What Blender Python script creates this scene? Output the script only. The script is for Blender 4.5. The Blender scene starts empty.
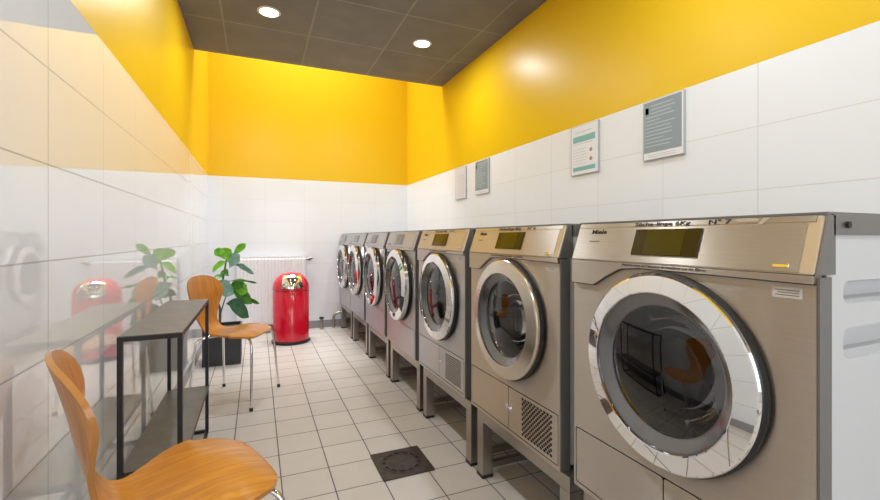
import bpy, bmesh, math, random
from mathutils import Vector, Matrix
random.seed(7)
C = bpy.context.scene.collection
PI = math.pi

# ------------------------------------------------------------------ measures of the room
CAM_Z, YAW = 1.0262, 0.4026
XL, XR, YB, YF = -0.4695, 1.708, 5.045, -2.3
ZPAINT, ZC, YC = 1.674, 2.546, 3.966      # tile/paint line, dropped ceiling height and its far edge
ZSKY = 4.2                               # top of the light well behind the dropped ceiling

# ------------------------------------------------------------------ materials
def new_mat(name):
    m = bpy.data.materials.new(name); m.use_nodes = True
    nt = m.node_tree
    return m, nt, nt.nodes['Principled BSDF']

def pmat(name, col, rough=0.5, metal=0.0, spec=None, coat=0.0, coat_rough=0.05, aniso=0.0, emis=None, estr=0.0):
    m, nt, b = new_mat(name)
    b.inputs['Base Color'].default_value = (*col, 1)
    b.inputs['Roughness'].default_value = rough
    b.inputs['Metallic'].default_value = metal
    if spec is not None: b.inputs['Specular IOR Level'].default_value = spec
    b.inputs['Coat Weight'].default_value = coat
    b.inputs['Coat Roughness'].default_value = coat_rough
    if aniso:
        b.inputs['Anisotropic'].default_value = aniso
        t = nt.nodes.new('ShaderNodeCombineXYZ'); t.inputs[2].default_value = 1.0
        nt.links.new(t.outputs[0], b.inputs['Tangent'])
    if emis:
        b.inputs['Emission Color'].default_value = (*emis, 1)
        b.inputs['Emission Strength'].default_value = estr
    return m

def add_noise(m, scale=(1, 1, 1), nscale=20, detail=3, c1=None, c2=None, bump=0.0, rough=None, lo=0.3, hi=0.7):
    nt = m.node_tree; b = nt.nodes['Principled BSDF']
    tc = nt.nodes.new('ShaderNodeTexCoord'); mp = nt.nodes.new('ShaderNodeMapping')
    mp.inputs['Scale'].default_value = scale
    nt.links.new(tc.outputs['Object'], mp.inputs['Vector'])
    n = nt.nodes.new('ShaderNodeTexNoise'); n.inputs['Scale'].default_value = nscale; n.inputs['Detail'].default_value = detail
    nt.links.new(mp.outputs[0], n.inputs['Vector'])
    if c1:
        r = nt.nodes.new('ShaderNodeValToRGB')
        r.color_ramp.elements[0].position = lo; r.color_ramp.elements[1].position = hi
        r.color_ramp.elements[0].color = (*c1, 1); r.color_ramp.elements[1].color = (*c2, 1)
        nt.links.new(n.outputs[0], r.inputs[0]); nt.links.new(r.outputs[0], b.inputs['Base Color'])
    if rough:
        q = nt.nodes.new('ShaderNodeMapRange')
        q.inputs['To Min'].default_value = rough[0]; q.inputs['To Max'].default_value = rough[1]
        nt.links.new(n.outputs[0], q.inputs[0]); nt.links.new(q.outputs[0], b.inputs['Roughness'])
    if bump:
        bp = nt.nodes.new('ShaderNodeBump'); bp.inputs['Strength'].default_value = bump; bp.inputs['Distance'].default_value = 0.002
        nt.links.new(n.outputs[0], bp.inputs['Height']); nt.links.new(bp.outputs[0], b.inputs['Normal'])
    return m

def tile_mat(name, axes, size, origin, mortar, tile1, tile2, grout, rough, bump=0.4, spec=0.5, coat=0.0, mottle=None):
    """a grid of tiles: axes = which object coordinates run along and up the surface"""
    m, nt, b = new_mat(name)
    tc = nt.nodes.new('ShaderNodeTexCoord'); sp = nt.nodes.new('ShaderNodeSeparateXYZ')
    nt.links.new(tc.outputs['Object'], sp.inputs[0])
    cb = nt.nodes.new('ShaderNodeCombineXYZ')
    for k in range(2):
        s = nt.nodes.new('ShaderNodeMath'); s.operation = 'SUBTRACT'; s.inputs[1].default_value = origin[k] - 40 * size[k]
        nt.links.new(sp.outputs['XYZ'.index(axes[k])], s.inputs[0]); nt.links.new(s.outputs[0], cb.inputs[k])
    br = nt.nodes.new('ShaderNodeTexBrick'); br.offset = 0; br.squash = 1
    br.inputs['Scale'].default_value = 1; br.inputs['Mortar Size'].default_value = mortar
    br.inputs['Mortar Smooth'].default_value = 0.2; br.inputs['Bias'].default_value = 0
    br.inputs['Brick Width'].default_value = size[0]; br.inputs['Row Height'].default_value = size[1]
    br.inputs['Color1'].default_value = (*tile1, 1); br.inputs['Color2'].default_value = (*tile2, 1); br.inputs['Mortar'].default_value = (*grout, 1)
    nt.links.new(cb.outputs[0], br.inputs['Vector'])
    colour = br.outputs['Color']
    if mottle:
        n = nt.nodes.new('ShaderNodeTexNoise'); n.inputs['Scale'].default_value = mottle[0]; n.inputs['Detail'].default_value = 5
        nt.links.new(tc.outputs['Object'], n.inputs['Vector'])
        mr = nt.nodes.new('ShaderNodeMapRange'); mr.inputs['To Min'].default_value = 1 - mottle[1]; mr.inputs['To Max'].default_value = 1 + mottle[1]
        nt.links.new(n.outputs[0], mr.inputs[0])
        mx = nt.nodes.new('ShaderNodeVectorMath'); mx.operation = 'SCALE'
        nt.links.new(colour, mx.inputs[0]); nt.links.new(mr.outputs[0], mx.inputs['Scale'])
        colour = mx.outputs[0]
    nt.links.new(colour, b.inputs['Base Color'])
    rr = nt.nodes.new('ShaderNodeMapRange'); rr.inputs['To Min'].default_value = rough; rr.inputs['To Max'].default_value = 0.8
    nt.links.new(br.outputs['Fac'], rr.inputs[0]); nt.links.new(rr.outputs[0], b.inputs['Roughness'])
    bp = nt.nodes.new('ShaderNodeBump'); bp.invert = True; bp.inputs['Strength'].default_value = bump; bp.inputs['Distance'].default_value = 0.001
    nt.links.new(br.outputs['Fac'], bp.inputs['Height']); nt.links.new(bp.outputs[0], b.inputs['Normal'])
    b.inputs['Specular IOR Level'].default_value = spec
    b.inputs['Coat Weight'].default_value = coat
    return m

def glass_mat(name, tint, refl=1.45, rough=0.0):
    m = bpy.data.materials.new(name); m.use_nodes = True; nt = m.node_tree
    nt.nodes.clear()
    o = nt.nodes.new('ShaderNodeOutputMaterial'); mx = nt.nodes.new('ShaderNodeMixShader')
    tr = nt.nodes.new('ShaderNodeBsdfTransparent'); tr.inputs[0].default_value = (*tint, 1)
    gl = nt.nodes.new('ShaderNodeBsdfGlossy'); gl.inputs['Roughness'].default_value = rough; gl.inputs[0].default_value = (1, 1, 1, 1)
    fr = nt.nodes.new('ShaderNodeFresnel'); fr.inputs[0].default_value = refl
    nt.links.new(fr.outputs[0], mx.inputs[0]); nt.links.new(tr.outputs[0], mx.inputs[1]); nt.links.new(gl.outputs[0], mx.inputs[2])
    nt.links.new(mx.outputs[0], o.inputs[0])
    return m

WT = (0.83, 0.845, 0.87)
M = {}
M['tile_side'] = tile_mat('glossy white wall tile', 'YZ', (0.41, 0.2353), (1.338, 0.9693), 0.0022, WT, (0.815, 0.83, 0.855), (0.46, 0.45, 0.44), 0.03, spec=0.7, coat=0.8)
M['tile_right'] = tile_mat('white wall tile satin', 'YZ', (0.405, 0.2353), (1.002, 0.9693), 0.0016, WT, (0.815, 0.83, 0.855), (0.66, 0.63, 0.59), 0.18, spec=0.5)
M['tile_back'] = tile_mat('white back wall tile', 'XZ', (0.41, 0.2353), (0.08, 0.9693), 0.0014, WT, (0.82, 0.835, 0.86), (0.70, 0.70, 0.70), 0.15, spec=0.5)
M['yellow'] = add_noise(pmat('satin yellow paint', (0.80, 0.495, 0.006), 0.36, spec=0.38), nscale=60, bump=0.05)
M['floor'] = tile_mat('beige floor tile', 'XY', (0.20, 0.20), (0.2934, 1.960), 0.0028, (0.565, 0.505, 0.45), (0.535, 0.478, 0.425), (0.13, 0.11, 0.10), 0.38, spec=0.4, mottle=(9, 0.07))
M['ceiling'] = tile_mat('dark ceiling panel', 'XY', (0.58, 0.58), (0.36, 3.36), 0.007, (0.195, 0.187, 0.187), (0.18, 0.172, 0.172), (0.29, 0.28, 0.275), 0.6, bump=0.8, spec=0.3, mottle=(5, 0.25))
M['baseboard'] = pmat('grey baseboard tile', (0.30, 0.29, 0.29), 0.35)
M['plaster'] = pmat('white plaster', (0.8, 0.8, 0.79), 0.7)

M['steel_beige'] = add_noise(pmat('brushed champagne steel', (0.55, 0.49, 0.43), 0.36, 1.0, aniso=1.0), scale=(1, 3, 260), nscale=3, detail=2, c1=(0.56, 0.505, 0.455), c2=(0.61, 0.555, 0.505), rough=(0.38, 0.47))
M['steel_grey'] = add_noise(pmat('brushed grey steel', (0.58, 0.56, 0.56), 0.36, 1.0, aniso=1.0), scale=(1, 3, 260), nscale=3, detail=2, c1=(0.56, 0.545, 0.55), c2=(0.62, 0.605, 0.61), rough=(0.36, 0.45))
M['fascia'] = add_noise(pmat('brushed fascia steel', (0.72, 0.64, 0.55), 0.32, 1.0, aniso=1.0), scale=(1, 3, 260), nscale=3, detail=2, c1=(0.65, 0.60, 0.545), c2=(0.71, 0.66, 0.605), rough=(0.36, 0.44))
M['cream'] = pmat('cream painted trim', (0.58, 0.50, 0.41), 0.32, 0.6)
M['chrome'] = pmat('polished chrome', (0.86, 0.86, 0.87), 0.025, 1.0)
M['satin_ring'] = pmat('satin champagne ring', (0.66, 0.59, 0.50), 0.22, 1.0)
M['bezel'] = pmat('dark grey bezel', (0.22, 0.22, 0.225), 0.16, 0.9)
M['rubber'] = pmat('black rubber', (0.012, 0.012, 0.012), 0.45)
M['glass'] = glass_mat('smoked door glass', (0.30, 0.30, 0.31), 1.7)
M['glass_clear'] = glass_mat('clear door glass', (0.62, 0.62, 0.63), 1.6)
M['drum'] = pmat('dark steel drum', (0.35, 0.35, 0.36), 0.3, 0.9)
M['cabinet_white'] = pmat('white enamel side', (0.60, 0.61, 0.63), 0.35)
M['edge_grey'] = pmat('dark grey metal edge', (0.22, 0.21, 0.20), 0.38, 0.6)
M['dark'] = pmat('near black', (0.015, 0.015, 0.015), 0.5)
M['olive'] = pmat('olive display', (0.035, 0.030, 0.006), 0.12)
M['olive_dark'] = pmat('dark display edge', (0.014, 0.010, 0.006), 0.12)
M['display_grey'] = pmat('grey display', (0.16, 0.16, 0.165), 0.2)
M['ink'] = pmat('dark lettering', (0.03, 0.025, 0.02), 0.6)
M['ink_soft'] = pmat('soft lettering', (0.16, 0.13, 0.10), 0.6)
M['sticker'] = pmat('silver sticker', (0.55, 0.53, 0.52), 0.4)
M['tape'] = pmat('peeling tape', (0.45, 0.36, 0.26), 0.5)
M['stand'] = add_noise(pmat('stainless stand tube', (0.42, 0.38, 0.34), 0.35, 1.0), scale=(30, 30, 1), nscale=8, rough=(0.28, 0.42))
M['foot'] = pmat('black plastic foot', (0.02, 0.02, 0.02), 0.5)
M['wood'] = pmat('orange beech plywood', (0.62, 0.27, 0.055), 0.3, coat=0.2, coat_rough=0.12)
M['wood_edge'] = pmat('plywood edge', (0.50, 0.20, 0.035), 0.3, coat=0.4)
M['black_metal'] = pmat('matt black metal', (0.012, 0.012, 0.013), 0.4)
M['shelf'] = add_noise(pmat('dark taupe shelf', (0.15, 0.135, 0.12), 0.35, 0.3), nscale=18, c1=(0.135, 0.128, 0.122), c2=(0.175, 0.167, 0.16))
M['red'] = pmat('glossy red enamel', (0.66, 0.004, 0.026), 0.16, coat=0.6)
M['white_metal'] = pmat('white radiator enamel', (0.84, 0.84, 0.86), 0.35)
M['pot'] = pmat('anthracite pot', (0.03, 0.031, 0.034), 0.4)
M['soil'] = add_noise(pmat('soil', (0.06, 0.035, 0.02), 0.9), nscale=60, c1=(0.03, 0.018, 0.01), c2=(0.10, 0.06, 0.035), bump=0.6)
M['bark'] = add_noise(pmat('bark', (0.13, 0.09, 0.06), 0.8), nscale=60, c1=(0.09, 0.07, 0.05), c2=(0.2, 0.15, 0.10))
M['leaf_bright'] = add_noise(pmat('bright leaf', (0.16, 0.50, 0.02), 0.35), nscale=30, c1=(0.12, 0.42, 0.015), c2=(0.24, 0.58, 0.04))
M['leaf_mid'] = add_noise(pmat('mid leaf', (0.07, 0.25, 0.03), 0.3), nscale=30, c1=(0.05, 0.20, 0.02), c2=(0.11, 0.32, 0.04))
M['leaf_dark'] = add_noise(pmat('dark leaf', (0.03, 0.12, 0.055), 0.28), nscale=30, c1=(0.025, 0.10, 0.045), c2=(0.05, 0.17, 0.08))
M['leaf_pale'] = add_noise(pmat('blue green leaf', (0.18, 0.34, 0.27), 0.28), nscale=30, c1=(0.13, 0.28, 0.21), c2=(0.26, 0.42, 0.34))
M['iron'] = add_noise(pmat('cast iron grate', (0.055, 0.045, 0.04), 0.45, 0.5), nscale=30, c1=(0.045, 0.037, 0.033), c2=(0.085, 0.07, 0.062))
M['lamp'] = pmat('lit diffuser', (1, 1, 1), 0.5, emis=(1.0, 0.99, 0.97), estr=14)
M['lamp_trim'] = pmat('white lamp trim', (0.75, 0.74, 0.72), 0.4)
M['paper_white'] = pmat('white paper', (0.80, 0.79, 0.80), 0.6)
M['paper_lilac'] = pmat('pale lilac paper', (0.72, 0.70, 0.74), 0.6)
M['paper_grey'] = pmat('grey blue print', (0.27, 0.32, 0.34), 0.6)
M['teal'] = pmat('teal print', (0.22, 0.46, 0.42), 0.6)
M['print_line'] = pmat('pale print line', (0.50, 0.53, 0.54), 0.6)
M['print_pink'] = pmat('pink print', (0.72, 0.40, 0.38), 0.6)
M['print_tan'] = pmat('tan print', (0.42, 0.28, 0.12), 0.6)
M['acrylic'] = pmat('frosted holder', (0.45, 0.45, 0.45), 0.25)
M['window_glass'] = glass_mat('window glass', (0.95, 0.97, 0.97), 1.3)
M['frame_white'] = pmat('white window frame', (0.75, 0.75, 0.75), 0.4)
M['plant_line'] = M['leaf_mid']

# wood grain along the shell
def grain(m, c1, c2):
    nt = m.node_tree; b = nt.nodes['Principled BSDF']
    tc = nt.nodes.new('ShaderNodeTexCoord'); mp = nt.nodes.new('ShaderNodeMapping'); mp.inputs['Scale'].default_value = (2.2, 22, 2.2)
    n = nt.nodes.new('ShaderNodeTexNoise'); n.inputs['Scale'].default_value = 2.6; n.inputs['Detail'].default_value = 6; n.inputs['Distortion'].default_value = 0.9
    r = nt.nodes.new('ShaderNodeValToRGB'); r.color_ramp.elements[0].position = 0.32; r.color_ramp.elements[1].position = 0.68
    r.color_ramp.elements[0].color = (*c1, 1); r.color_ramp.elements[1].color = (*c2, 1)
    nt.links.new(tc.outputs['Object'], mp.inputs[0]); nt.links.new(mp.outputs[0], n.inputs['Vector'])
    nt.links.new(n.outputs[0], r.inputs[0]); nt.links.new(r.outputs[0], b.inputs['Base Color'])
grain(M['wood'], (0.43, 0.14, 0.010), (0.62, 0.25, 0.025))

# ------------------------------------------------------------------ mesh helpers
def obj(name, bm, mat, parent=None, smooth=False, bevel=0.0, angle=40):
    me = bpy.data.meshes.new(name)
    bmesh.ops.recalc_face_normals(bm, faces=bm.faces)
    if smooth:
        for f in bm.faces: f.smooth = True
        for e in bm.edges:
            if len(e.link_faces) == 2 and e.calc_face_angle(0) > math.radians(angle): e.smooth = False
    bm.to_mesh(me); bm.free()
    for mm in (mat if isinstance(mat, (list, tuple)) else [mat]): me.materials.append(mm)
    o = bpy.data.objects.new(name, me); C.objects.link(o)
    if parent: o.parent = parent
    if bevel:
        md = o.modifiers.new('soft edge', 'BEVEL'); md.width = bevel; md.segments = 2; md.limit_method = 'ANGLE'; md.angle_limit = math.radians(35)
    return o

def thing(name, label, cat, loc=(0, 0, 0), rz=0, group=None):
    o = bpy.data.objects.new(name, None); C.objects.link(o); o.empty_display_size = 0.1
    o.location = loc; o.rotation_euler = (0, 0, rz)
    return tag(o, label, cat, group)
def tag(o, label, cat, group=None):
    o['label'] = label; o['category'] = cat
    if group: o['group'] = group
    return o
def struct(name, bm, mat, **k):
    o = obj(name, bm, mat, **k); o['kind'] = 'structure'; return o

def box(bm, x0, x1, y0, y1, z0, z1, mi=0):
    v = [bm.verts.new((x, y, z)) for x in (x0, x1) for y in (y0, y1) for z in (z0, z1)]
    for q in ((0, 1, 3, 2), (4, 6, 7, 5), (0, 4, 5, 1), (2, 3, 7, 6), (0, 2, 6, 4), (1, 5, 7, 3)):
        f = bm.faces.new([v[i] for i in q]); f.material_index = mi
def B(*a, mi=0):
    bm = bmesh.new(); box(bm, *a, mi=mi); return bm

def catmull(pts, n=6):
    pts = [Vector(p) for p in pts]; out = []
    for i in range(len(pts) - 1):
        p0 = pts[max(i - 1, 0)]; p1 = pts[i]; p2 = pts[i + 1]; p3 = pts[min(i + 2, len(pts) - 1)]
        for k in range(n):
            t = k / n
            out.append(0.5 * ((2 * p1) + (p2 - p0) * t + (2 * p0 - 5 * p1 + 4 * p2 - p3) * t * t + (3 * p1 - p0 - 3 * p2 + p3) * t ** 3))
    out.append(pts[-1]); return out

def tube(bm, path, r, seg=10, r1=None):
    path = [Vector(p) for p in path]; rings = []
    up = Vector((0.13, 0.21, 0.97)).normalized()
    for i, p in enumerate(path):
        d = (path[min(i + 1, len(path) - 1)] - path[max(i - 1, 0)]).normalized()
        a = d.cross(up)
        if a.length < 0.05: a = d.cross(Vector((1, 0, 0)))
        a.normalize(); b = d.cross(a)
        rr = r if r1 is None else r + (r1 - r) * i / (len(path) - 1)
        rings.append([bm.verts.new(p + (a * math.cos(2 * PI * k / seg) + b * math.sin(2 * PI * k / seg)) * rr) for k in range(seg)])
    for i in range(len(rings) - 1):
        for k in range(seg):
            bm.faces.new((rings[i][k], rings[i][(k + 1) % seg], rings[i + 1][(k + 1) % seg], rings[i + 1][k]))
    bm.faces.new(rings[0]); bm.faces.new(rings[-1])

def lathe(bm, prof, axis='Z', seg=48, origin=(0, 0, 0), closed=False, mi=0):
    """prof: (radius, height) pairs; axis X means height runs along x"""
    O = Vector(origin); rings = []
    for r, h in prof:
        if r < 1e-6:
            rings.append([bm.verts.new(O + (Vector((0, 0, h)) if axis == 'Z' else Vector((h, 0, 0))))]); continue
        ring = []
        for k in range(seg):
            c, s = math.cos(2 * PI * k / seg) * r, math.sin(2 * PI * k / seg) * r
            ring.append(bm.verts.new(O + (Vector((c, s, h)) if axis == 'Z' else Vector((h, c, s)))))
        rings.append(ring)
    pairs = list(zip(rings, rings[1:])) + ([(rings[-1], rings[0])] if closed else [])
    for a, b in pairs:
        for k in range(seg):
            k2 = (k + 1) % seg
            if len(a) == 1 and len(b) == 1: continue
            if len(a) == 1: f = bm.faces.new((a[0], b[k], b[k2]))
            elif len(b) == 1: f = bm.faces.new((a[k], a[k2], b[0]))
            else: f = bm.faces.new((a[k], a[k2], b[k2], b[k]))
            f.material_index = mi

def plate(bm, outer, holes, x0, x1, plane='YZ'):
    """a flat plate with holes; outlines are 2-D loops in the plane, x0..x1 its thickness along the remaining axis"""
    def P(u, v, w): return Vector((w, u, v)) if plane == 'YZ' else (Vector((u, w, v)) if plane == 'XZ' else Vector((u, v, w)))
    tmp = bmesh.new()
    for loop in [outer] + holes:
        vs = [tmp.verts.new(P(u, v, x0)) for u, v in loop]
        for i in range(len(vs)): tmp.edges.new((vs[i], vs[(i + 1) % len(vs)]))
    bmesh.ops.triangle_fill(tmp, use_beauty=True, edges=tmp.edges[:])
    d = P(0, 0, x1) - P(0, 0, x0)
    m1, m2 = {}, {}
    for v in tmp.verts: m1[v] = bm.verts.new(v.co); m2[v] = bm.verts.new(v.co + d)
    for f in tmp.faces:
        bm.faces.new([m1[v] for v in f.verts]); bm.faces.new([m2[v] for v in reversed(f.verts)])
    for e in tmp.edges:
        if len(e.link_faces) == 1:
            a, b = e.verts; bm.faces.new((m1[a], m1[b], m2[b], m2[a]))
    tmp.free()

def circle(cy, cz, r, n=64): return [(cy + r * math.cos(2 * PI * k / n), cz + r * math.sin(2 * PI * k / n)) for k in range(n)]
def rrect(a0, a1, b0, b1, r, n=4):
    out = []
    for cx, cy, s in ((a1 - r, b1 - r, 0), (a0 + r, b1 - r, 1), (a0 + r, b0 + r, 2), (a1 - r, b0 + r, 3)):
        for k in range(n + 1):
            t = (s + k / n) * PI / 2; out.append((cx + r * math.cos(t), cy + r * math.sin(t)))
    return out

def text(name, s, x, yc, z, h, parent, mat='ink', stretch=1.0, align='CENTER', bold=0.0, tilt=0.0):
    cu = bpy.data.curves.new(name, 'FONT'); cu.body = s; cu.size = h * 1.4; cu.extrude = 0.0002; cu.align_x = align; cu.offset = bold
    cu.resolution_u = 3
    t = bpy.data.objects.new('tmp', cu); C.objects.link(t)
    dg = bpy.context.evaluated_depsgraph_get(); me = bpy.data.meshes.new_from_object(t.evaluated_get(dg))
    bpy.data.objects.remove(t); me.name = name
    me.transform(Matrix.Diagonal((stretch, 1, 1, 1)))
    me.transform(Matrix(((0, 0, -1, 0), (-1, 0, 0, 0), (0, 1, 0, 0), (0, 0, 0, 1))))
    if tilt: me.transform(Matrix.Rotation(tilt, 4, 'Y'))
    me.transform(Matrix.Translation((x, yc, z)))
    me.materials.clear(); me.materials.append(M[mat])
    o = bpy.data.objects.new(name, me); C.objects.link(o); o.parent = parent
    return o

# ------------------------------------------------------------------ the room
T = 0.12
def side_wall(name, x0, x1, tile):
    bm = bmesh.new()
    box(bm, x0, x1, YF - T, YB + T, 0, ZPAINT, 0)
    box(bm, x0, x1, YF - T, YB + T, ZPAINT, ZSKY, 1)
    return struct(name, bm, [tile, M['yellow']])
side_wall('wall_left', XL - T, XL, M['tile_side'])
side_wall('wall_right', XR, XR + T, M['tile_right'])
bm = bmesh.new(); box(bm, XL, XR, YB, YB + T, 0, ZPAINT, 0); box(bm, XL, XR, YB, YB + T, ZPAINT, ZSKY, 1)
struct('wall_back', bm, [M['tile_back'], M['yellow']])
# street-side wall behind the camera; its unseen shop window is added for fill light
bm = bmesh.new()
WX0, WX1, WZ0, WZ1 = -0.15, 1.45, 0.35, 2.15
plate(bm, [(XL, 0), (XR, 0), (XR, ZSKY), (XL, ZSKY)], [[(WX0, WZ0), (WX1, WZ0), (WX1, WZ1), (WX0, WZ1)]], YF - T, YF, 'XZ')
struct('wall_front', bm, M['plaster'])
bm = bmesh.new(); plate(bm, [(WX0, WZ0), (WX1, WZ0), (WX1, WZ1), (WX0, WZ1)], [[(WX0 + .05, WZ0 + .05), (0.625, WZ0 + .05), (0.625, WZ1 - .05), (WX0 + .05, WZ1 - .05)], [(0.675, WZ0 + .05), (WX1 - .05, WZ0 + .05), (WX1 - .05, WZ1 - .05), (0.675, WZ1 - .05)]], YF - 0.09, YF - 0.03, 'XZ')
w = struct('added_window', bm, M['frame_white'])  # frame of the added, unseen shop window
p = obj('window_pane', B(WX0 + .04, WX1 - .04, YF - .065, YF - .06, WZ0 + .04, WZ1 - .04), M['window_glass'], w)
struct('floor', B(XL - T, XR + T, YF - T, YB + T, -0.1, 0), M['floor'])
struct('ceiling', B(XL, XR, YF, YC, ZC, ZC + 0.06), M['ceiling'])
# roof over the well, with a skylight opening
bm = bmesh.new(); SX0, SX1, SY0, SY1 = XL + 0.10, XR - 0.35, YC + 0.10, YB - 0.08
plate(bm, [(XL - T, YF - T), (XR + T, YF - T), (XR + T, YB + T), (XL - T, YB + T)], [[(SX0, SY0), (SX1, SY0), (SX1, SY1), (SX0, SY1)]], ZSKY, ZSKY + 0.1, 'XY')
struct('ceiling_roof', bm, M['plaster'])
bm = bmesh.new(); plate(bm, [(SX0, SY0), (SX1, SY0), (SX1, SY1), (SX0, SY1)], [[(SX0 + .04, SY0 + .04), (SX1 - .04, SY0 + .04), (SX1 - .04, SY1 - .04), (SX0 + .04, SY1 - .04)]], ZSKY + 0.02, ZSKY + 0.07, 'XY')
w = struct('window_2', bm, M['frame_white'])
obj('window_pane', B(SX0 + .03, SX1 - .03, SY0 + .03, SY1 - .03, ZSKY + .04, ZSKY + .046), M['window_glass'], w)
struct('baseboard_back', B(XL + .012, XR, YB - 0.012, YB, 0, 0.085), M['baseboard'])
struct('baseboard_left', B(XL, XL + 0.012, YF, YB, 0, 0.085), M['baseboard'])

# ------------------------------------------------------------------ lights
def area(name, loc, sx, sy, power, rot=(0, 0, 0), col=(1, 1, 1), parent=None, spread=PI, shape='RECTANGLE'):
    l = bpy.data.lights.new(name, 'AREA'); l.shape = shape; l.size = sx; l.size_y = sy; l.energy = power; l.color = col; l.spread = spread
    o = bpy.data.objects.new(name, l); C.objects.link(o); o.location = loc; o.rotation_euler = rot
    if parent: o.parent = parent
    return o
LAMPW = 8.5
lamp_spots = [(0.073, 3.103, 'round recessed ceiling light nearest the left tiled wall and the light well'),
              (1.186, 3.14, 'round recessed ceiling light nearest the row of machines, above the posters'),
              (0.073, 2.05, 'round recessed ceiling light above the console table'),
              (0.073, 0.90, 'round recessed ceiling light above the near chair'),
              (1.186, 0.95, 'round recessed ceiling light above the largest dryer'),
              (0.073, -0.4, 'added round recessed ceiling light, unseen behind the viewpoint on the chair side'),  # this lamp and the next are unseen, added to light the room
              (1.186, -0.4, 'added round recessed ceiling light, unseen behind the viewpoint on the machine side')]
for (x, y, lab) in lamp_spots:
    t = thing('ceiling_light', lab, 'ceiling light', (x, y, ZC), 0, 'recessed ceiling lights')
    bm = bmesh.new(); lathe(bm, [(0.074, 0), (0.074, -0.004), (0.066, -0.007), (0.058, -0.007), (0.058, 0)], closed=True)
    obj('trim_ring', bm, M['lamp_trim'], t, smooth=True)
    bm = bmesh.new(); lathe(bm, [(0, -0.0045), (0.0575, -0.0045), (0.0575, -0.001), (0, -0.001)])
    obj('diffuser', bm, M['lamp'], t)
    area('lamp_light', (0, 0, -0.010), 0.11, 0.11, LAMPW, col=(0.87, 0.94, 1.0), parent=t, shape='DISK')
area('skylight_daylight', ((SX0 + SX1) / 2, (SY0 + SY1) / 2, ZSKY + 0.015), SX1 - SX0 - .1, SY1 - SY0 - .1, 52, col=(0.90, 0.95, 1.0), spread=1.75)
area('added_window_fill', ((WX0 + WX1) / 2, YF - 0.02, (WZ0 + WZ1) / 2), WX1 - WX0 - .1, WZ1 - WZ0 - .1, 16, rot=(PI / 2, 0, 0), col=(0.97, 0.985, 1.0))  # added fill lamp in the shop window, brightens what faces the camera
wd = bpy.data.worlds.new('sky'); bpy.context.scene.world = wd; wd.use_nodes = True
bg = wd.node_tree.nodes['Background']; bg.inputs[0].default_value = (0.80, 0.88, 1.0, 1); bg.inputs[1].default_value = 1.6

# ------------------------------------------------------------------ laundry machines
X0, ZB, HH, DEP = 0.875, 0.29, 0.781, 0.70       # front plane, underside, height, depth
HW = 0.307
FW = HW - .004
PITCH = 0.6725
SEAM = [(FW, 0.604), (0.215, 0.604), (0.175, 0.628), (0.12, 0.6545), (0.06, 0.660), (-FW, 0.6555)]
FT0, FT1 = (-0.010, 0.672), (0.025, 0.7755)       # fascia bottom and top edge in (x, z)
TILT = math.atan2(FT1[0] - FT0[0], FT1[1] - FT0[1])
def fx(z): return FT0[0] + (z - FT0[1]) / (FT1[1] - FT0[1]) * (FT1[0] - FT0[0])
def sheet(bm, y0, y1, z0, z1, off0, off1, skew=0.0):
    """a thin slab lying on the leaning fascia"""
    vs = []
    for (y, z) in ((y0, z0), (y1, z0), (y1 + 0, z1), (y0 + 0, z1)):
        sk = skew * (z - z0)
        for o in (off0, off1): vs.append(bm.verts.new((fx(z) + o, y + sk, z)))
    for q in ((0, 2, 4, 6), (1, 7, 5, 3), (0, 1, 3, 2), (2, 3, 5, 4), (4, 5, 7, 6), (6, 7, 1, 0)): bm.faces.new([vs[i] for i in q])

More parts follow.
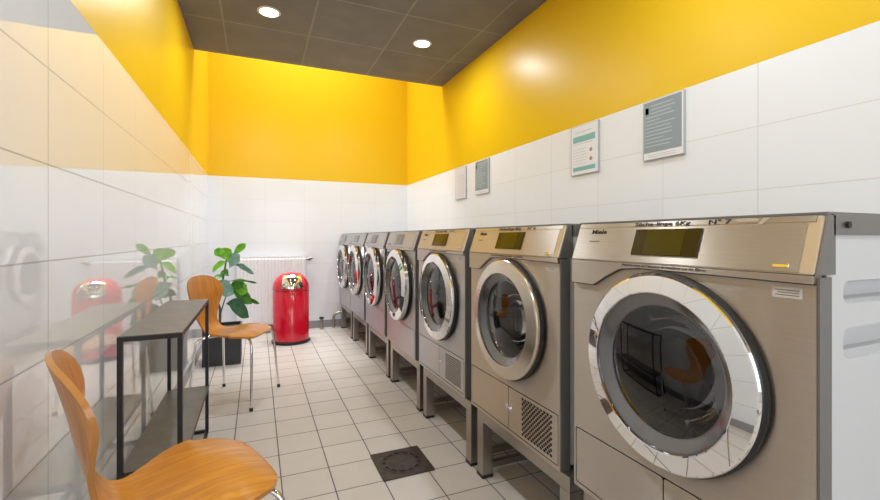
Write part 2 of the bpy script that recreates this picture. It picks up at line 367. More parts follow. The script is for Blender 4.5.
def cabinet(t, near, recess):
    bm = bmesh.new(); s = 0.03
    box(bm, s, DEP, -HW + .004, HW - .004, HH - .02, HH - 0.004)        # lid
    box(bm, s, DEP, -HW + .004, HW - .004, 0.004, 0.012)
    box(bm, DEP - .01, DEP, -HW + .004, HW - .004, 0.004, HH - .02)
    box(bm, s, DEP, HW - .012, HW - .004, 0.004, HH - .02)              # far side
    if recess:
        y = -HW + .004
        holes = [rrect(0.082, 0.60, zz0, zz1, 0.018, 5) for zz0, zz1 in ((0.519, 0.575), (0.618, 0.659), )]
        plate(bm, [(s, 0.004), (DEP, 0.004), (DEP, HH - .04), (s, HH - .04)], holes, y, y + .004, 'XZ')
        for h in holes:
            cx = sum(p[0] for p in h) / len(h); cz = sum(p[1] for p in h) / len(h)
            a = [bm.verts.new((p[0], y + .001, p[1])) for p in h]
            inn = [bm.verts.new((p[0] + math.copysign(.016, cx - p[0]), y + .034, cz + (p[1] - cz) * .62)) for p in h]
            for i in range(len(h)):
                j = (i + 1) % len(h); bm.faces.new((a[i], a[j], inn[j], inn[i]))
            bm.faces.new(inn)
    else:
        box(bm, s, DEP, -HW + .004, -HW + .012, 0.004, HH - .02)
    obj('cabinet', bm, M['cabinet_white'], t, smooth=True)
    bm = bmesh.new()                                                     # wrap-round metal edge strips beside the front
    for sy in (-1, 1):
        a, b = sorted((sy * HW, sy * (HW - .006)))
        obj('edge_strip', B(0.002, 0.038, a, b, 0, 0.668), M['edge_grey'], t)
    for sy in (-1, 1):                                                   # end caps of the fascia
        a, b = sorted((sy * HW, sy * (HW - .0035)))
        bm = bmesh.new(); plate(bm, [(FT0[0] + .004, FT0[1]), (.05, FT0[1]), (.05, FT1[1]), (FT1[0] + .003, FT1[1])], [], a, b, 'XZ')
        obj('end_cap', bm, M['edge_grey'], t)
    bm = bmesh.new()                                                     # dark band below the lid
    box(bm, 0.045, DEP, -HW, -HW + .003, HH - .040, HH - .004)
    box(bm, 0.026, DEP, -HW, HW, HH - .004, HH)
    tb = obj('lid_band', bm, M['edge_grey'], t)
    if recess:
        bm = bmesh.new(); lathe(bm, [(0, 0), (.006, 0), (.006, .004), (0, .004)], seg=12)
        bmesh.ops.rotate(bm, cent=(0, 0, 0), matrix=Matrix.Rotation(PI / 2, 3, 'X'), verts=bm.verts)
        bmesh.ops.translate(bm, vec=(0.085, -HW - .001, HH - .022), verts=bm.verts)
        obj('screw', bm, M['dark'], tb)

def front(t, steel, flap=True, hole_r=0.196, dz=0.43, seam=SEAM):
    bm = bmesh.new()
    outer = [(-FW, 0), (FW, 0)] + [(a, b - .0012) for a, b in seam]
    holes = [circle(0, dz, hole_r)]
    if flap: holes.append(rrect(-0.296, 0.296, 0.012, 0.176, 0.008))
    plate(bm, outer, holes, 0.0, 0.018)
    obj('front_panel', bm, steel, t)
    bm = bmesh.new()
    plate(bm, [(-FW, 0.6715), (FW, 0.6715)] + [(a, b + .0012) for a, b in seam], [], -0.010, 0.018)
    obj('front_band', bm, steel, t, bevel=0.0015)

def fascia(t, mat, edge):
    bm = bmesh.new()
    pr = [(FT0[0], FT0[1]), (FT1[0], FT1[1]), (FT1[0] + .028, FT1[1]), (FT0[0] + .05, FT0[1])]
    a = [bm.verts.new((x, -FW, z)) for x, z in pr]; b = [bm.verts.new((x, FW, z)) for x, z in pr]
    bm.faces.new(a); bm.faces.new(b[::-1])
    for i in range(4): bm.faces.new((a[i], b[i], b[(i + 1) % 4], a[(i + 1) % 4]))
    f = obj('control_fascia', bm, edge, t, bevel=0.003)
    bm = bmesh.new(); sheet(bm, -HW + .026, HW - .008, 0.676, 0.762, -0.002, 0.004)
    obj('control_panel', bm, mat, f)
    bm = bmesh.new(); sheet(bm, -HW + .014, HW - .008, 0.7645, 0.7755, -0.0015, 0.004)
    obj('top_strip', bm, mat, f)
    return f

def drum(t, dz, r=0.19):
    bm = bmesh.new(); lathe(bm, [(r + .005, .019), (r, .022), (r, .36), (r * .7, .38), (0, .39)], 'X', 48, (0, 0, dz))
    d = obj('drum', bm, M['drum'], t, smooth=True)
    for k in range(3):
        a = 2 * PI * k / 3 + .5; bm = bmesh.new()
        box(bm, .04, .34, -.012, .012, r - .045, r - .002)
        bmesh.ops.rotate(bm, cent=(0, 0, 0), matrix=Matrix.Rotation(a, 3, 'X'), verts=bm.verts)
        bmesh.ops.translate(bm, vec=(0, 0, dz), verts=bm.verts)
        obj('drum_paddle', bm, M['drum'], d, bevel=.006)

def door(t, ring_mat, dz=0.43, dy=0.0, R=0.222, ring_in=0.178, glass_r=0.150, front_x=-0.038, glass='glass', bez='bezel', bulge=0.012):
    bm = bmesh.new(); lathe(bm, [(R - .02, 0.004), (R + .004, -0.001), (R + .005, -0.012), (R - .002, -0.016), (R - .02, -0.012)], 'X', 96, (0, 0, dz), closed=True)
    d = obj('door_ring', None or _ring(ring_mat, dz, R, ring_in, front_x), ring_mat, t, smooth=True, angle=18)
    obj('gasket', bm, M['rubber'], d, smooth=True)
    bm = bmesh.new(); fx_ = front_x
    lathe(bm, [(ring_in + .001, fx_ + .008), (ring_in - .006, fx_ + .010), (glass_r + .004, fx_ + .024), (glass_r - .002, fx_ + .026), (glass_r - .002, fx_ + .034), (ring_in, fx_ + .03)], 'X', 96, (0, 0, dz), closed=True)
    obj('door_bezel', bm, M[bez], d, smooth=True)
    bm = bmesh.new(); n = 10
    prof = [(glass_r * math.cos(PI / 2 * k / n) if k < n else 0, fx_ + .027 - bulge * math.sin(PI / 2 * k / n)) for k in range(n + 1)]
    prof = [(glass_r, fx_ + .027)] + [(glass_r * (1 - k / n), fx_ + .027 - bulge * (1 - (1 - k / n) ** 2)) for k in range(1, n + 1)]
    lathe(bm, prof, 'X', 96, (0, 0, dz))
    obj('door_glass', bm, M[glass], d, smooth=True)
    bm = bmesh.new(); g = glass_r
    lathe(bm, [(g - .004, fx_ + .032), (g - .014, .01), (g - .026, .05), (g - .05, .085), (g * .35, .105), (0, .11)], 'X', 96, (0, 0, dz))
    obj('glass_bowl', bm, M['glass_clear'], d, smooth=True, angle=60)
    d.location.y = dy
    return d
def _ring(mat, dz, R, ri, fx_):
    bm = bmesh.new()
    lathe(bm, [(R, -0.010), (R + .001, fx_ + .014), (R - .001, fx_ + .0105), (R - .004, fx_ + .0085), (ri + .003, fx_), (ri + .0005, fx_ + .001), (ri, fx_ + .006), (ri, -0.010)], 'X', 96, (0, 0, dz), closed=True)
    return bm

def diamond_holes(y0, y1, z0, z1, ny, nz):
    out = []
    for i in range(ny):
        for j in range(nz):
            off = 0.5 if j % 2 else 0.0
            if i == ny - 1 and off: continue
            cy = y0 + (i + .5 + off) * (y1 - y0) / ny; cz = z0 + (j + .5) * (z1 - z0) / nz
            a = (y1 - y0) / ny * .43; b = (z1 - z0) / nz * 1.15
            out.append([(cy - a, cz), (cy, cz - b * .62), (cy + a, cz), (cy, cz + b * .62)])
    return out

def slit_holes(y0, y1, z0, z1, n):
    d = (z1 - z0) / n
    return [[(y0, z0 + d * (k + .25)), (y1, z0 + d * (k + .25)), (y1, z0 + d * (k + .72)), (y0, z0 + d * (k + .72))] for k in range(n)]

def dryer(i, yc, label, steel, ring, number, holes, recess=False, group=None, ring_in=0.178, glass='glass', glass_r=.150, dy=0.0, R=.222):
    t = thing('tumble_dryer', label, 'tumble dryer', (X0, yc, ZB), 0, group)
    cabinet(t, True, recess); front(t, steel); f = fascia(t, M['fascia'], M['cream']); drum(t, .43)
    door(t, ring, dz=.430, dy=dy, R=R, glass=glass, ring_in=ring_in, glass_r=glass_r)
    # lower flaps
    bm = bmesh.new(); plate(bm, rrect(-0.002, 0.293, 0.015, 0.173, 0.006), [], 0.0, 0.014)
    fl = obj('service_flap', bm, steel, t)
    bm = bmesh.new(); plate(bm, rrect(-0.293, -0.005, 0.015, 0.173, 0.006), holes, 0.0, 0.014)
    gf = obj('filter_flap', bm, steel, t)
    bm = bmesh.new(); box(bm, .02, .025, -.29, .29, .016, .172)
    obj('flap_interior_shade', bm, M['dark'], t)  # near-black sheet put in as the shade of the hollow behind the flaps
    bm = bmesh.new(); lathe(bm, [(0, -.006), (.007, -.006), (.009, -.002), (.009, 0.001), (0, 0.001)], 'X', 16, (0, -0.018, 0.098))
    obj('flap_lock', bm, M['chrome'], gf, smooth=True)
    bm = bmesh.new(); box(bm, -.003, 0.001, -0.001, 0.012, .090, .106)
    obj('flap_catch', bm, M['sticker'], fl, bevel=.001)
    # display
    bm = bmesh.new(); sheet(bm, -0.090, 0.086, 0.694, 0.757, -0.005, -0.001)
    d = obj('display', bm, M['olive_dark'], f)
    bm = bmesh.new(); sheet(bm, -0.052, 0.050, 0.696, 0.755, -0.0058, -0.0045)
    obj('screen', bm, M['olive'], d)
    # lettering
    text('maker_logo', 'Miele', fx(.747) - .0028, .215, 0.747, .0125, f, stretch=1.5, bold=.0004, tilt=TILT)
    text('small_print', 'PROFESSIONAL', fx(.724) - .0022, .225, 0.724, .0042, f, 'ink_soft', tilt=TILT)
    text('title_lettering', 'S\u00e9che-linge 6Kg', fx(.7655) - .0026, .020, .7655, .0098, f, stretch=1.75, bold=.0002, tilt=TILT)
    text('number_lettering', 'N\u00b0 ' + number, fx(.7655) - .0026, -.122, .7655, .0098, f, stretch=1.8, bold=.0002, tilt=TILT)
    text('notice_lettering', "Assurez-vous de l'absence de mati\u00e8res sur les filtres", -.0105, -0.002, .6645, .0068, t, 'ink', stretch=1.12)
    bm = bmesh.new(); sheet(bm, -0.266, -0.240, .683, .690, -0.005, -0.001)
    k = obj('start_button', bm, M['chrome'], f, bevel=.001)
    bm = bmesh.new(); box(bm, -.0006, 0.0002, -0.283, -0.235, .628, .647)
    st = obj('rating_sticker', bm, M['sticker'], t)
    bm = bmesh.new()
    for q in range(3): box(bm, -.0009, -.0004, -0.278, -0.240 - .004 * (q % 2), .6325 + q * .0045, .6340 + q * .0045)
    obj('sticker_print', bm, M['ink_soft'], st)
    return t, f

STEELB, STEELG = M['steel_beige'], M['steel_grey']
GD = 'tumble dryers at the near end of the machine row'
yc = [0.7235] + [0.724 + PITCH * k for k in range(1, 6)] + [4.7025]
t1, f1 = dryer(1, yc[0], 'largest looking dryer at the near end of the row, numbered seven, white side panel showing', STEELB, M['chrome'], '7',
               diamond_holes(-.268, -.088, .026, .162, 10, 15), True, GD, dy=-.008, R=.222)
bm = bmesh.new(); sheet(bm, -.200, -.160, .7680, .7750, -0.0022, -0.0014, 0.9); sheet(bm, -.208, -.197, .762, .7750, -0.0024, -0.0013, -0.9)
obj('peeling_tape', bm, M['tape'], f1)
t2, f2 = dryer(2, yc[1], 'beige steel dryer numbered six, second from the near end, with champagne door ring', STEELB, M['satin_ring'], '6',
               diamond_holes(-.268, -.088, .026, .162, 10, 15), False, GD, ring_in=0.172, glass='glass_clear', glass_r=.146)
t3, f3 = dryer(3, yc[2], 'steel dryer numbered five, third from the near end, slatted vent and chrome door ring', STEELG, M['chrome'], '5',
               slit_holes(-.262, -.085, .028, .158, 12), False, GD, glass='glass_clear')

def washer(i, yc, label):
    t = thing('washing_machine', label, 'washing machine', (X0, yc, ZB), 0, 'washing machines at the far end of the row')
    cabinet(t, True, False)
    seam = [(FW, .6555), (-FW, .6555)]
    front(t, STEELG, flap=False, seam=seam, hole_r=.200, dz=.425)
    f = fascia(t, M['steel_grey'], M['steel_grey']); drum(t, .425, .195)
    door(t, M['chrome'], dz=.425, R=.232, ring_in=.185, glass_r=.165, front_x=-.050, glass='glass_clear', bulge=.02)
    bm = bmesh.new(); sheet(bm, 0.150, 0.290, .682, .760, -.0045, -.001)
    dr = obj('detergent_drawer', bm, M['steel_grey'], f, bevel=.002)
    bm = bmesh.new(); sheet(bm, 0.19, 0.25, .688, .697, -.0075, -.003); obj('drawer_grip', bm, M['edge_grey'], dr)
    bm = bmesh.new(); sheet(bm, -0.055, 0.105, .692, .758, -.005, -.001)
    d = obj('display', bm, M['display_grey'], f)
    bm = bmesh.new(); sheet(bm, -0.03, 0.055, .700, .752, -.0058, -.0045); obj('screen', bm, M['edge_grey'], d)
    bm = bmesh.new(); box(bm, -.004, .001, .232, .286, .600, .636); obj('emergency_socket', bm, M['dark'], t, bevel=.002)
    bm = bmesh.new(); box(bm, -.003, .002, -.293, .010, .015, .173); obj('pump_flap', bm, M['steel_grey'], t, bevel=.001)
    text('maker_logo', 'Miele', fx(.747) - .0047, .215, 0.744, .011, f, stretch=1.35, bold=.0004, tilt=TILT)
    return t
for k, lab in enumerate(('grey steel washing machine next to the slatted vent dryer, fourth from the near end',
                         'grey steel washing machine, fifth from the near end of the row',
                         'grey steel washing machine, second from the back wall',
                         'grey steel washing machine farthest away, standing beside the back wall')):
    washer(k + 4, yc[3 + k], lab)

# stands: square tube frames
S = .048
names = ['beside the camera under the largest dryer', 'under the dryer numbered six', 'under the dryer numbered five',
         'under the fourth machine from the near end', 'under the fifth machine from the near end',
         'under the machine second from the back wall', 'under the machine at the back wall']
names[0] = 'under the largest dryer at the near end'
for k in range(7):
    y0 = 0.395 + k * .6610; y1 = y0 + .60
    cy = (y0 + y1) / 2; h = (y1 - y0) / 2
    t = thing('machine_stand', 'square tube steel stand ' + names[k], 'machine stand', (0.882, cy, 0), 0, 'steel stands under the machines')
    d = .64; zt = ZB - .001
    bm = bmesh.new()
    box(bm, 0, S, -h, h, zt - S, zt); box(bm, d - S, d, -h, h, zt - S, zt)
    box(bm, S, d - S, -h, -h + S, zt - S, zt); box(bm, S, d - S, h - S, h, zt - S, zt)
    obj('top_frame', bm, M['stand'], t, bevel=.002)
    for sx in (0, d - S):
        for sy in (-h, h - S):
            l = obj('leg', B(sx, sx + S, sy, sy + S, .012, zt - S), M['stand'], t, bevel=.002)
            obj('foot_cap', B(sx - .002, sx + S + .002, sy - .002, sy + S + .002, 0, .012), M['foot'], l)
    for sy in (-h, h - S):
        obj('floor_rail', B(S, d - S, sy + .012, sy + S - .012, .03, .055), M['stand'], t)

# ------------------------------------------------------------------ plywood chairs with chrome legs
SH = [(.232, .421, .004), (.230, .424, .07), (.219, .430, .122), (.19, .438, .160), (.135, .449, .190), (.06, .453, .203), (-.02, .449, .183),
      (-.09, .443, .138), (-.145, .441, .106), (-.182, .455, .096), (-.207, .492, .098), (-.225, .545, .122), (-.243, .605, .162),
      (-.258, .665, .188), (-.272, .715, .182), (-.283, .752, .145), (-.290, .773, .095), (-.292, .781, .05), (-.293, .784, .004)]
def shell():
    pts = catmull([Vector((p[0] * .81 + .04 * max(p[1] - .455, 0) if p[1] < .454 else p[0] + .034 + .03 * (p[1] - .455), p[1], p[2])) for p in SH], 4); n = 14; th = .011
    bm = bmesh.new(); top, bot = [], []
    for i, p in enumerate(pts):
        a = pts[max(i - 1, 0)]; b = pts[min(i + 1, len(pts) - 1)]
        tx, tz = b.x - a.x, b.z if False else b.y - a.y
        L = math.hypot(tx, tz) or 1; nx, nz = tz / L, -tx / L            # points up on the seat, forward on the back
        w = max(p.z, .003); back = min(max((p.y - .455) / .22, 0), 1); back = back * back * (3 - 2 * back)
        ra, rb = [], []
        for k in range(n + 1):
            s = -1 + 2 * k / n; y = w * math.sin(s * PI / 2)
            q = (y / .19) ** 2
            lift = (.034 * back + (-.010) * (1 - back) * (1 if p.x > .05 else .4)) * q + (-.004 * (1 - back))
            e = 0
            ra.append(bm.verts.new((p.x + nx * lift, y, p.y + nz * lift)))
            rb.append(bm.verts.new((p.x + nx * (lift - th), y, p.y + nz * (lift - th))))
        top.append(ra); bot.append(rb)
    for i in range(len(pts) - 1):
        for k in range(n):
            bm.faces.new((top[i][k], top[i][k + 1], top[i + 1][k + 1], top[i + 1][k]))
            bm.faces.new((bot[i][k], bot[i + 1][k], bot[i + 1][k + 1], bot[i][k + 1]))
        for k in (0, n):
            f = bm.faces.new((top[i][k], top[i + 1][k], bot[i + 1][k], bot[i][k])); f.material_index = 1
    for i in (0, len(pts) - 1):
        for k in range(n):
            f = bm.faces.new((top[i][k], top[i][k + 1], bot[i][k + 1], bot[i][k])); f.material_index = 1
    return bm
def chair(label, loc, rz):
    t = thing('plywood_chair', label, 'chair', loc, rz, 'plywood chairs with chrome legs')
    obj('seat_shell', shell(), [M['wood'], M['wood_edge']], t, smooth=True, angle=50)
    bm = bmesh.new(); lathe(bm, [(0, .405), (.055, .405), (.06, .412), (.06, .430), (0, .430)], seg=24)
    obj('mounting_disc', bm, M['black_metal'], t, smooth=True)
    for sx in (1, -1):
        for sy in (1, -1):
            bm = bmesh.new()
            fxx = .19 if sx > 0 else -.19
            path = catmull([(sx * .02, sy * .03, .417), (fxx * .45, sy * .085, .416), (fxx * .74, sy * .135, .411), (fxx * .86, sy * .158, .392), (fxx * .90, sy * .165, .355), (fxx * .94, sy * .18, .22), (fxx, sy * .208, .012)], 5)
            tube(bm, path, .008)
            l = obj('leg', bm, M['chrome'], t, smooth=True)
            bm = bmesh.new(); tube(bm, [(fxx * .997, sy * .207, .02), (fxx, sy * .208, 0.0)], .0105)
            obj('foot_cap', bm, M['foot'], l, smooth=True)
    return t
chair('orange plywood chair in the foreground, seen from its side beside the console table', (-.157, 1.213, 0), math.radians(19.7))
chair('orange plywood chair beyond the console table, beside the potted plant', (-.122, 3.04, 0), math.radians(-24))

# ------------------------------------------------------------------ console table
TX0, TX1, TY0, TY1, TH = -.422, -.236, 1.70, 2.57, .70
t = thing('console_table', 'narrow black metal console table with two taupe shelves against the tiled wall', 'table', (TX0, TY0, 0))
W, Ln, s = TX1 - TX0, TY1 - TY0, .0155
for (a, b) in ((0, 0), (W - s, 0), (0, Ln - s), (W - s, Ln - s)):
    obj('leg', B(a, a + s, b, b + s, 0, TH - s), M['black_metal'], t)
bm = bmesh.new()
box(bm, 0, W, 0, s, TH - s, TH); box(bm, 0, W, Ln - s, Ln, TH - s, TH); box(bm, 0, s, s, Ln - s, TH - s, TH); box(bm, W - s, W, s, Ln - s, TH - s, TH)
obj('top_frame', bm, M['black_metal'], t)
obj('table_top', B(.001, W - .001, .001, Ln - .001, TH, TH + .003), M['shelf'], t)
bm = bmesh.new()
for z in (.245,):
    box(bm, s, W - s, 0, s, z - s, z); box(bm, s, W - s, Ln - s, Ln, z - s, z)
    box(bm, 0, s, s, Ln - s, z - s, z); box(bm, W - s, W, s, Ln - s, z - s, z)
obj('shelf_frame', bm, M['black_metal'], t)
obj('lower_shelf', B(.001, W - .001, s, Ln - s, .245, .248), M['shelf'], t)
bm = bmesh.new(); box(bm, s, W - s, 0, s, 0, s); box(bm, s, W - s, Ln - s, Ln, 0, s); box(bm, W - s, W, s, Ln - s, 0, s)
obj('floor_rail', bm, M['black_metal'], t)

# ------------------------------------------------------------------ red push bin
t = thing('waste_bin', 'glossy red dome topped push bin standing before the radiator', 'waste bin', (.308, 4.49, 0), math.radians(0))
bm = bmesh.new(); lathe(bm, [(0, 0), (.185, 0), (.187, .006), (.187, .022), (.180, .026), (0, .026)], seg=64)
obj('base_ring', bm, M['rubber'], t, smooth=True)
bm = bmesh.new(); lathe(bm, [(0, .026), (.172, .026), (.177, .030), (.177, .505), (.174, .509), (0, .509)], seg=64)
bd = obj('body', bm, M['red'], t, smooth=True)
bm = bmesh.new(); prof = [(0, .511), (.176, .511), (.179, .514), (.179, .522)]
for k in range(1, 15):
    a = PI / 2 * k / 14; prof.append((.178 * math.cos(a) ** .8 if k < 14 else 0, .522 + .165 * math.sin(a)))
lathe(bm, prof, seg=64)
dm = obj('dome_lid', bm, M['red'], t, smooth=True)
# chrome push flap: a patch of the dome facing the room
def dome(azi, el, off):
    r = .178 * max(math.cos(el), 0) ** .8 + off; z = .522 + (.165 + off) * math.sin(el)
    return Vector((r * math.sin(azi), -r * math.cos(azi), z))
def patch(a0, a1, e0, e1, off0, off1, n=12):
    bm = bmesh.new(); g = {}
    for lay, off in ((0, off0), (1, off1)):
        for i in range(n + 1):
            for j in range(n + 1):
                e = e0 + (e1 - e0) * j / n; sp = 1 / max(math.cos(e) ** .55, .3)
                g[lay, i, j] = bm.verts.new(dome((a0 + (a1 - a0) * i / n) * sp * .92 + (a0 + a1) * 0, e, off))
    for i in range(n):
        for j in range(n):
            bm.faces.new((g[1, i, j], g[1, i + 1, j], g[1, i + 1, j + 1], g[1, i, j + 1])); bm.faces.new((g[0, i, j], g[0, i, j + 1], g[0, i + 1, j + 1], g[0, i + 1, j]))
    for i in range(n):
        for j in (0, n): bm.faces.new((g[0, i, j], g[0, i + 1, j], g[1, i + 1, j], g[1, i, j]))
        for j in (0, n): bm.faces.new((g[0, j, i], g[0, j, i + 1], g[1, j, i + 1], g[1, j, i]))
    return bm
t.scale = (.97, .97, 1)
obj('push_flap', patch(-.60, .62, .10, .98, .001, .006), M['chrome'], dm, smooth=True)
bm = bmesh.new(); lathe(bm, [(0, 0), (.014, 0), (.014, .003), (0, .003)], seg=20)
bmesh.ops.scale(bm, vec=(1, .6, 1), verts=bm.verts)
bmesh.ops.rotate(bm, cent=(0, 0, 0), matrix=Matrix.Rotation(PI / 2, 3, 'X'), verts=bm.verts)
bmesh.ops.translate(bm, vec=(.0, -.177, .465), verts=bm.verts)
obj('badge', bm, M['sticker'], bd, smooth=True)
# ------------------------------------------------------------------ radiator
RX0, RX1, RZ0, RZ1, RY = -.20, .495, .095, .82, 4.955
t = thing('radiator', 'white fluted panel radiator on the back wall behind the red bin', 'radiator', (RX0, RY, RZ0))
w, h = RX1 - RX0, RZ1 - RZ0
bm = bmesh.new(); nn = 20; xs = []
for k in range(nn):
    a = k * w / nn; q = w / nn
    xs += [(a, .0), (a + q * .62, .0), (a + q * .72, .006), (a + q * .90, .006)]
xs.append((w, 0))
vz = [(.0, .012), (.03, .0), (h - .03, .0), (h, .012)]
grid = [[bm.verts.new((x, max(yy * (1 if 0 < j < 3 else 0), zz[1]), zz[0])) for x, yy in xs] for j, zz in enumerate(vz)]
for j in range(3):
    for k in range(len(xs) - 1): bm.faces.new((grid[j][k], grid[j][k + 1], grid[j + 1][k + 1], grid[j + 1][k]))
obj('front_panel', bm, M['white_metal'], t)
obj('rear_panel', B(0.003, w - .003, .06, .072, .01, h - .01), M['white_metal'], t)
bm = bmesh.new(); box(bm, -.002, .004, .006, .076, .01, h - .006); box(bm, w - .004, w + .002, .006, .076, .01, h - .006)
obj('side_cover', bm, M['white_metal'], t)
bm = bmesh.new()
plate(bm, [(0, .006), (w, .006), (w, .076), (0, .076)], [[(.012 + k * w / 24, .018), (.012 + (k + .6) * w / 24, .018), (.012 + (k + .6) * w / 24, .064), (.012 + k * w / 24, .064)] for k in range(23)], h - .004, h, 'XY')
obj('top_grille', bm, M['white_metal'], t)
bm = bmesh.new(); tube(bm, [(w, .04, h - .035), (w + .028, .04, h - .035)], .010); tube(bm, [(w + .028, .04, h - .035), (w + .075, .04, h - .020)], .020, r1=.013)
obj('valve', bm, M['edge_grey'], t, smooth=True)
bm = bmesh.new()
for xx in (.12, w - .12): box(bm, xx - .012, xx + .012, .072, YB - RY - .0005, .12, h - .1)
obj('wall_bracket', bm, M['white_metal'], t)

# ------------------------------------------------------------------ pipe ends near the back wall
def at_floor(x, y): return (x, y, 0)
t = thing('floor_valve', 'small grey valve standing on the floor by the back wall, between bin and machines', 'valve', (.665, 4.96, 0))
bm = bmesh.new(); lathe(bm, [(0, 0), (.022, 0), (.022, .008), (.011, .012), (.011, .085), (.017, .09), (.017, .115), (0, .118)], seg=20)
obj('valve_body', bm, M['stand'], t, smooth=True)
bm = bmesh.new(); lathe(bm, [(0, .118), (.024, .118), (.026, .124), (.024, .134), (0, .136)], seg=20)
obj('valve_cap', bm, M['dark'], t, smooth=True)
bm = bmesh.new(); tube(bm, catmull([(.80, 4.985, 0), (.80, 4.985, .10), (.815, 4.985, .15), (.86, 4.985, .17), (.915, 4.985, .17)], 5), .014)
tag(obj('drain_pipe', bm, M['stand'], None, smooth=True), 'bent grey pipe rising from the floor beside the farthest washing machine', 'pipe')

# ------------------------------------------------------------------ floor drain
cx, cy, hs = .6055, 1.868, .118
t = thing('floor_drain', 'square dark metal floor drain with a ring of slots in the tiles', 'drain', (cx, cy, 0))
bm = bmesh.new()
holes = []
for k in range(13):
    a = 2 * PI * k / 13 + .1; r = .079
    c, s_ = math.cos(a), math.sin(a); rad = Vector((c, s_)); tan = Vector((-s_, c))
    holes.append([tuple(rad * (r + dr) + tan * dt) for dr, dt in ((-.007, -.013), (-.007, .013), (.007, .013), (.007, -.013))])
plate(bm, rrect(-hs, hs, -hs, hs, .003, 2), holes, .0018, .005, 'XY')
g = obj('grate', bm, M['iron'], t)
bm = bmesh.new(); lathe(bm, [(.092, .0048), (.092, .0062), (.095, .0062), (.095, .0048)], closed=True); obj('grate_rim', bm, M['iron'], g, smooth=True)
obj('drain_pan', B(-hs + .002, hs - .002, -hs + .002, hs - .002, .0003, .0016), M['dark'], t)

# ------------------------------------------------------------------ potted fig
PX, PY, PS = -.262, 3.99, .14
t = thing('potted_fig', 'leafy green fig in a square anthracite pot beyond the far chair', 'potted plant', (PX, PY, 0))
bm = bmesh.new(); plate(bm, rrect(-PS, PS, -PS, PS, .008, 3), [rrect(-PS + .012, PS - .012, -PS + .012, PS - .012, .006, 3)], 0, .30, 'XY')
box(bm, -PS + .01, PS - .01, -PS + .01, PS - .01, .001, .01)
obj('pot', bm, M['pot'], t)
obj('soil', B(-PS + .013, PS - .013, -PS + .013, PS - .013, .24, .275), M['soil'], t)
# positions given as (right offset, height) in the plane facing the room, plus a depth offset
cth, sth = math.cos(YAW), math.sin(YAW)
def P(a, z, d=0.0): return Vector((a * cth + d * sth, -a * sth + d * cth, z))
bm = bmesh.new(); tube(bm, catmull([P(-.03, .27), P(-.025, .42), P(-.045, .52), P(-.01, .66, .01), P(.02, .80), P(.04, .90)], 6), .0115, r1=.005)
stem = obj('stem', bm, M['bark'], t, smooth=True)
bm = bmesh.new(); tube(bm, catmull([P(-.02, .40), P(.02, .50, -.02), P(.05, .58, -.02), P(.09, .62, -.03)], 5), .006, r1=.003)
obj('branch', bm, M['bark'], t, smooth=True)
def leaf(base, tip, width, mat, droop=.02, roll=0.0, face=None):
    base, tip = Vector(base), Vector(tip); ax = tip - base; L = ax.length; ax.normalize()
    view = -Vector((sth, cth, 0)) if face is None else Vector(face)
    side = ax.cross(view).normalized(); side.rotate(Matrix.Rotation(roll, 3, ax)); nrm = side.cross(ax).normalized()
    bm = bmesh.new(); n, m = 12, 6; top, bot = [], []
    for i in range(n + 1):
        u = i / n; wv = width * (math.sin(PI * u ** 1.25) ** .75 * (.62 + .5 * u)) if 0 < i < n else .0015
        c = base + ax * (L * u) + Vector((0, 0, droop * (4 * u * (1 - u)) - abs(droop) * .6 * u * u))
        ra, rb = [], []
        for k in range(m + 1):
            s_ = -1 + 2 * k / m; bend = .22 * abs(s_) * wv + .004 * math.sin(u * 14 + s_ * 2) * abs(s_)
            q = c + side * (s_ * wv) + nrm * bend
            ra.append(bm.verts.new(q)); rb.append(bm.verts.new(q - nrm * .0012))
        top.append(ra); bot.append(rb)
    for i in range(n):
        for k in range(m):
            bm.faces.new((top[i][k], top[i][k + 1], top[i + 1][k + 1], top[i + 1][k])); bm.faces.new((bot[i][k], bot[i + 1][k], bot[i + 1][k + 1], bot[i][k + 1]))
        for k in (0, m): bm.faces.new((top[i][k], top[i + 1][k], bot[i + 1][k], bot[i][k]))
    for i in (0, n):
        for k in range(m): bm.faces.new((top[i][k], top[i][k + 1], bot[i][k + 1], bot[i][k]))
    return obj('leaf', bm, M[mat], t, smooth=True, angle=70)
PXS = 3.50 / 429.07      # metres per photo unit at the plant
u0, v0 = 440 + 429.07 * (PX * cth - PY * sth) / (PX * sth + PY * cth), 237.73
def px(u, v, d=0.0): return P((u - u0) * PXS, CAM_Z - (v - v0) * PXS, d)
leaf(px(233, 257), px(246, 243), .032, 'leaf_bright', .01, .3)
leaf(px(229, 262), px(214, 249), .046, 'leaf_bright', .02, -.2)
leaf(px(230, 263), px(226, 247, -.04), .050, 'leaf_bright', .01, .3)
leaf(px(229, 262), px(214, 271, -.03), .034, 'leaf_bright', .02, .5)
leaf(px(229, 269), px(241, 254, -.02), .056, 'leaf_pale', .01, -.2)
leaf(px(233, 265), px(256, 273, -.03), .034, 'leaf_pale', .02, .5)
leaf(px(225, 282), px(212, 277, .02), .028, 'leaf_mid', .02, .9)
leaf(px(217, 282, -.03), px(239, 293, -.09), .072, 'leaf_pale', .01, .1)
leaf(px(226, 283), px(256, 283, .03), .026, 'leaf_mid', .02, 1.0)
leaf(px(231, 283, .02), px(251, 292, -.05), .068, 'leaf_bright', .01, .2)
leaf(px(230, 288, .0), px(254, 303, -.03), .060, 'leaf_mid', .02, .1)
leaf(px(229, 288), px(250, 285, -.05), .052, 'leaf_mid', .01, .4)
leaf(px(236, 300), px(261, 303, -.02), .034, 'leaf_mid', .02, .6)
leaf(px(226, 305), px(252, 315, -.05), .074, 'leaf_dark', .04, .1)
leaf(px(224, 297), px(213, 291, .02), .040, 'leaf_dark', .02, .3)
leaf(px(229, 277), px(223, 271, -.03), .036, 'leaf_mid', .01, .3)
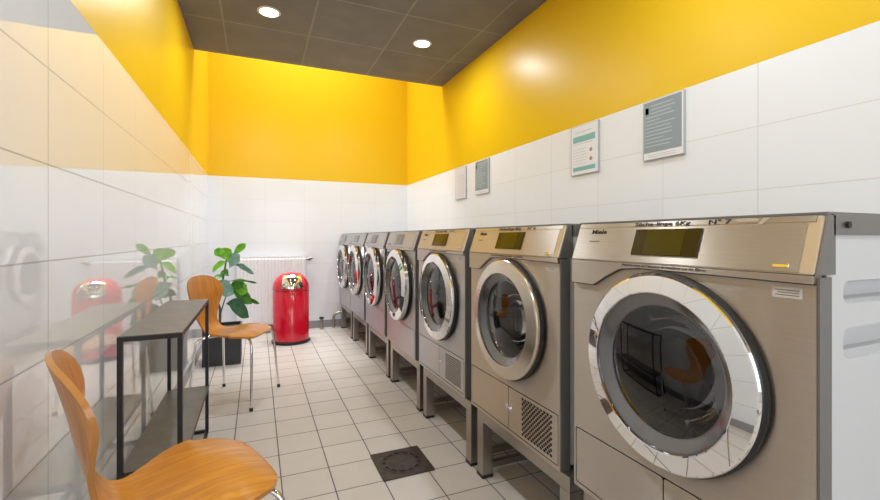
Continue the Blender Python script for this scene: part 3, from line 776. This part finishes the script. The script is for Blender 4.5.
leaf(px(234, 303, .04), px(247, 296, .05), .045, 'leaf_dark', .01, .2)

# ------------------------------------------------------------------ posters in holders on the right wall
def poster(y0, y1, z0, z1, label, kind):
    t = thing('poster', label, 'poster', (XR, (y0 + y1) / 2, z0), 0, 'notices on the tiled wall above the machines')
    h, w = z1 - z0, (y1 - y0) / 2
    ho = obj('holder', B(-.012, -.0005, -w, w, 0, h), M['acrylic'], t)
    base = {'grey': 'paper_white', 'teal': 'paper_white', 'pale': 'paper_lilac'}[kind]
    sh = obj('sheet', B(-.0128, -.0121, -w + .003, w - .006, .003, h - .003), M[base], t)
    def blk(a0, a1, b0, b1, mat, name='print_block'):                 # a from the reader's left
        yL = w - .003; obj(name, B(-.0132, -.0129, yL - a1, yL - a0, b0, b1), M[mat], sh)
    W2 = 2 * w - .009
    if kind == 'grey':
        blk(0.004, W2 - .004, .034, h - .006, 'paper_grey')
        bm = bmesh.new(); rnd = random.Random(len(label))
        for k in range(12):
            z = h - .03 - k * (h - .075) / 12; L = (.45 + .45 * rnd.random()) * (W2 - .03)
            a = .012 if k > 2 else .04
            box(bm, -.0134, -.0131, w - .003 - min(a + L, W2 - .012), w - .003 - a, z, z + .0035)
        obj('text_lines', bm, M['print_line'], sh)
        blk(.012, .03, h - .062, h - .032, 'ink_soft', 'print_icon')
        bm = bmesh.new()
        for k in range(2): box(bm, -.0134, -.0129, -w + .04, w - .03, .012 + k * .009, .0145 + k * .009)
        obj('text_lines', bm, M['sticker'], sh)
    elif kind == 'teal':
        blk(.018, W2 - .016, h - .095, h - .060, 'teal'); blk(.018, W2 - .016, .022, .045, 'teal')
        bm = bmesh.new()
        for k in range(6): box(bm, -.0134, -.0129, -.02, w - .035, .062 + k * .0165, .0645 + k * .0165)
        box(bm, -.0134, -.0129, -w + .04, w - .02, h - .106, h - .103)
        box(bm, -.0134, -.0129, -w + .05, w - .04, h - .040, h - .036)
        obj('text_lines', bm, M['sticker'], sh)
        bm = bmesh.new()
        for k in range(6): box(bm, -.0134, -.0129, w - .030, w - .024, .061 + k * .0165, .066 + k * .0165)
        obj('bullet_marks', bm, M['print_pink'], sh)
        for z in (.080, .130):
            bm = bmesh.new(); lathe(bm, [(0, -.0134), (.011, -.0134), (.011, -.0129), (0, -.0129)], 'X', 20, (0, -.055, z)); obj('print_dot', bm, M['print_tan'], sh)
    else:
        bm = bmesh.new()
        for k in range(9): box(bm, -.0134, -.0129, -w + .03, w - .02 - .01 * (k % 3), .03 + k * .022, .033 + k * .022)
        obj('text_lines', bm, M['sticker'], sh)
poster(1.292, 1.506, 1.390, 1.668, 'grey notice in a clear holder, the one nearest the largest dryer', 'grey')
poster(1.799, 2.019, 1.386, 1.666, 'white notice with teal bands in a holder on the tiled wall', 'teal')
poster(2.993, 3.222, 1.386, 1.666, 'small looking grey notice on the tiled wall, next to the pale farthest one', 'grey')
poster(3.401, 3.618, 1.378, 1.664, 'pale lilac notice on the tiled wall, the farthest of the four notices', 'pale')

# ------------------------------------------------------------------ camera
cd = bpy.data.cameras.new('camera'); cam = bpy.data.objects.new('camera', cd); C.objects.link(cam)
cam.location = (0, 0, CAM_Z); cam.rotation_euler = (PI / 2, 0, -YAW)
cd.sensor_width = 36; cd.lens = 36 * 429.07 / 880; cd.shift_y = -(250 - 237.73) / 880; cd.clip_start = 0.02
bpy.context.scene.camera = cam
vs = bpy.context.scene.view_settings
vs.view_transform = 'Standard'; vs.look = 'None'; vs.gamma = 1; vs.exposure = 0.06; vs.use_curve_mapping = False
